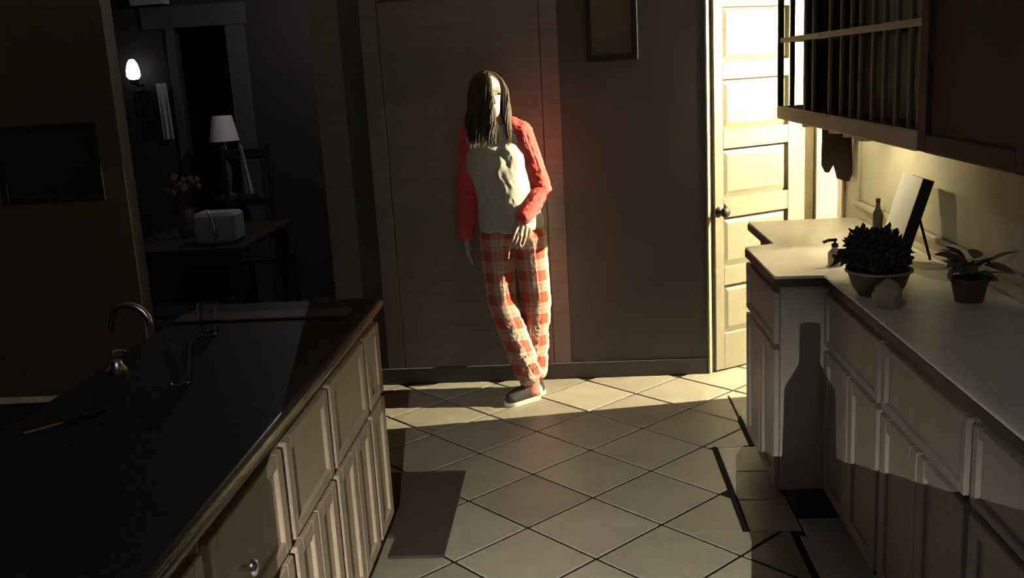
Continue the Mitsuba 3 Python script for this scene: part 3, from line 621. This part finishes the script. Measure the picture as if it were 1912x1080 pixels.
# --- clothing
def folds(t, freq, amp, seed, stretch=(1, 1, 1)):
    v = np.array(t.vertices); n = np.array(t.vertex_normals)
    h = meshkit.fbm(v*np.array(stretch)*freq, 3, seed); h = 1-np.abs(2*h-1)*2
    t.vertices = v + n*(h*amp)[:, None]; return t
sh = bones([(CHb+V(-.095, 0, .075), (.058, .062, .05), CHb+V(.085, 0, .080), (.058, .062, .05)), (CHb+V(-.06, .0, -.04), (.095, .098, .13), CHb+V(.05, .0, -.04), (.095, .098, .13)), (CHb+V(0, 0, -.05), (.145, .105, .1), WST, (.138, .098, .08)),
            (WST, (.138, .098, .08), PEL+V(0, 0, .06), (.160, .112, .05)), (PEL+V(0, 0, .06), (.160, .112, .05), PEL+V(0, 0, .005), (.165, .115, .03)), (NK+V(0, .01, -.03), .06, CHb+V(0, 0, .09), .07)])
sh = folds(finish(sh, .012, 16), 15, .008, 3, (1, 1, .55)); add(P+'__shirt', sh, 'm_shirt', True, label='loose white shirt body')
for nm, (a, b, c, ra) in {'L': (SHL, ELL, WRL, .056), 'R': (SHR, ELR, WRR, .056)}.items():
    ins = a + (V(-.05, 0, .035) if nm == 'L' else V(.05, 0, .035))
    sl = bones([(ins, .05, a+V(.0, 0, .0), ra+.004), (a, ra+.004, b, .048), (b, .048, b+(c-b)*.55, .045), (b+(c-b)*.5, .045, c, .036)])
    sl = folds(finish(sl, .010, 8), 26, .0075, 11, (1, 1, 1.5))
    add(P+'__sleeve', sl, 'm_red', True, label='red raglan sleeve')
    cu = bones([(c-(c-b)/np.linalg.norm(c-b)*.03, .0375, c, .033)]); add(P+'__cuff', finish(cu, .01, 4), 'm_red', True)
tz = bones([(PEL+V(0, 0, -.02), (.148, .10, .06), HPL, (.092, .098, .08)), (PEL+V(0, 0, -.02), (.148, .10, .06), HPR, (.092, .098, .08)), (HPL, (.090, .096, .08), KNL, (.076, .078, .06)), (KNL, (.076, .078, .06), ANL+V(0, 0, .03), (.064, .068, .05)),
            (HPR, (.090, .096, .08), KNR, (.074, .078, .06)), (KNR, (.074, .078, .06), ANR+V(-.012, .0, .04), (.060, .066, .05))])
tz = finish(tz, .012, 10)
vz = tz.vertices; low = np.clip((.62-vz[:, 2])/.45, .25, 1)
hh = meshkit.fbm(np.c_[vz[:, 0]*6+vz[:, 2]*5, vz[:, 1]*6, vz[:, 2]*24-vz[:, 0]*16], 3, 21); hh = 1-np.abs(2*hh-1)*2
tz.vertices = vz + np.array(tz.vertex_normals)*(hh*.015*low)[:, None]
vz = np.array(tz.vertices)
# cloth coordinates: around and along each leg
uvp = np.zeros((len(vz), 2))
segs_ = [(HPL, KNL, 0), (KNL, ANL, 0), (HPR, KNR, 1), (KNR, ANR, 1)]; best = np.full(len(vz), 9.)
for a, b, leg in segs_:
    ab = b-a; t = np.clip(((vz-a)@ab)/(ab@ab), 0, 1); c = a+t[:, None]*ab; d = np.linalg.norm((vz-c)*[1, .9, 1], axis=1); m_ = d < best
    ang = np.arctan2(vz[:, 0]-c[:, 0], -(vz[:, 1]-c[:, 1])); best[m_] = d[m_]; uvp[m_, 0] = ang[m_]*.082+(.31 if leg else 0); uvp[m_, 1] = vz[m_, 2]
add(P+'__trousers', tz, 'm_plaid', True, uv=uvp, label='red and white plaid pyjama trousers')
# drawstring
add(P+'__drawstring', join(tube([V(-.315, -.308, .895), V(-.325, -.312, .85), V(-.345, -.312, .78), V(-.352, -.310, .74)], .005, 6), tube([V(-.305, -.308, .895), V(-.300, -.312, .86), V(-.285, -.312, .80)], .005, 6)), 'm_shirt', True, label='pale drawstring')
# shoes and socks
def shoe(a, toe, heel, nm):
    up_ = bones([(V(*toe, .034), (.038, .042, .028), V(*((np.array(toe)+heel)/2), .046), (.038, .040, .038)), (V(*((np.array(toe)+heel)/2), .046), (.038, .04, .038), V(*heel, .052), (.036, .036, .040))])
    up_ = up_.trim_by_plane((0, 0, 1), .016); k = add(P+'__shoe', finish(up_, .01, 4), 'm_shoe', True, label='dark shoe with a pale sole')
    from shapely.geometry import LineString
    so = trimesh.creation.extrude_polygon(LineString([toe, heel]).buffer(.043), .018); so.apply_translation((0, 0, .0005)); add(k+'__sole', so, 'm_sole', 30)
shoe(ANR, (-.365, -.405), np.array([-.262, -.325]), 'r')
shoe(ANL, (-.240, -.255), np.array([-.262, -.145]), 'l')
add(P+'__sock', finish(bones([(ANR+V(.0, -.01, -.045), (.042, .045, .03), ANR+V(0, 0, .03), .044)]), .01, 4), 'm_sock', True)
add(P+'__sock', finish(bones([(ANL+V(.0, -.01, -.045), (.040, .043, .03), ANL+V(0, 0, .03), .044)]), .01, 4), 'm_sock', True)
# --- hair: cap plus long strands that hang over both cheeks and leave a thin strip of face
cap = bones([(hp(0, .035, .035), (.085, .085, .088), hp(0, .05, -.03), (.080, .075, .09)), (hp(0, .045, -.03), (.080, .07, .08), hp(0, .06, -.13), (.078, .045, .06))])
cap = finish(cap, .012, 6); str_ = [cap]
N = 9; tt = np.linspace(0, 1, N)
for i in range(1150):
    th = rng.uniform(-math.pi, math.pi)            # 0 = straight to the front
    if -.10 < th < 1.15: th = -.10-abs(rng.normal(0, .22)) if rng.uniform() < .55 else 1.15+abs(rng.normal(0, .22))
    r0 = rng.uniform(.90, 1.07); frontness = max(0, math.cos(th))
    dx, dy = math.sin(th), -math.cos(th)
    ln = rng.uniform(.165, .30)-.03*frontness
    sway, ph = rng.normal(0, .012), rng.uniform(0, 6)
    pts = []
    for t in tt:
        a = min(t*2.3, 1)*math.pi/2; rad = math.sin(a); zz = math.cos(a)
        x = dx*rad*.090*r0; y = dy*rad*(.110 if dy < 0 else .092)*r0; z = .118*zz - max(0, t-.42)*ln*1.5
        spread = 1+.25*max(0, t-.5)*(1-.4*frontness)
        pts.append(hp(x*spread + sway*math.sin(ph+t*7)*t, y+.012+sway*.6*math.cos(ph+t*6)*t, z))
    r = rng.uniform(.0022, .0042)
    str_.append(tube(pts, np.interp(tt, [0, .3, .8, 1], [r, r*1.1, r, r*.3]), 4, False))
add(P+'__hair', join(*str_), 'm_hair', 40, label='long dark hair falling over the face')
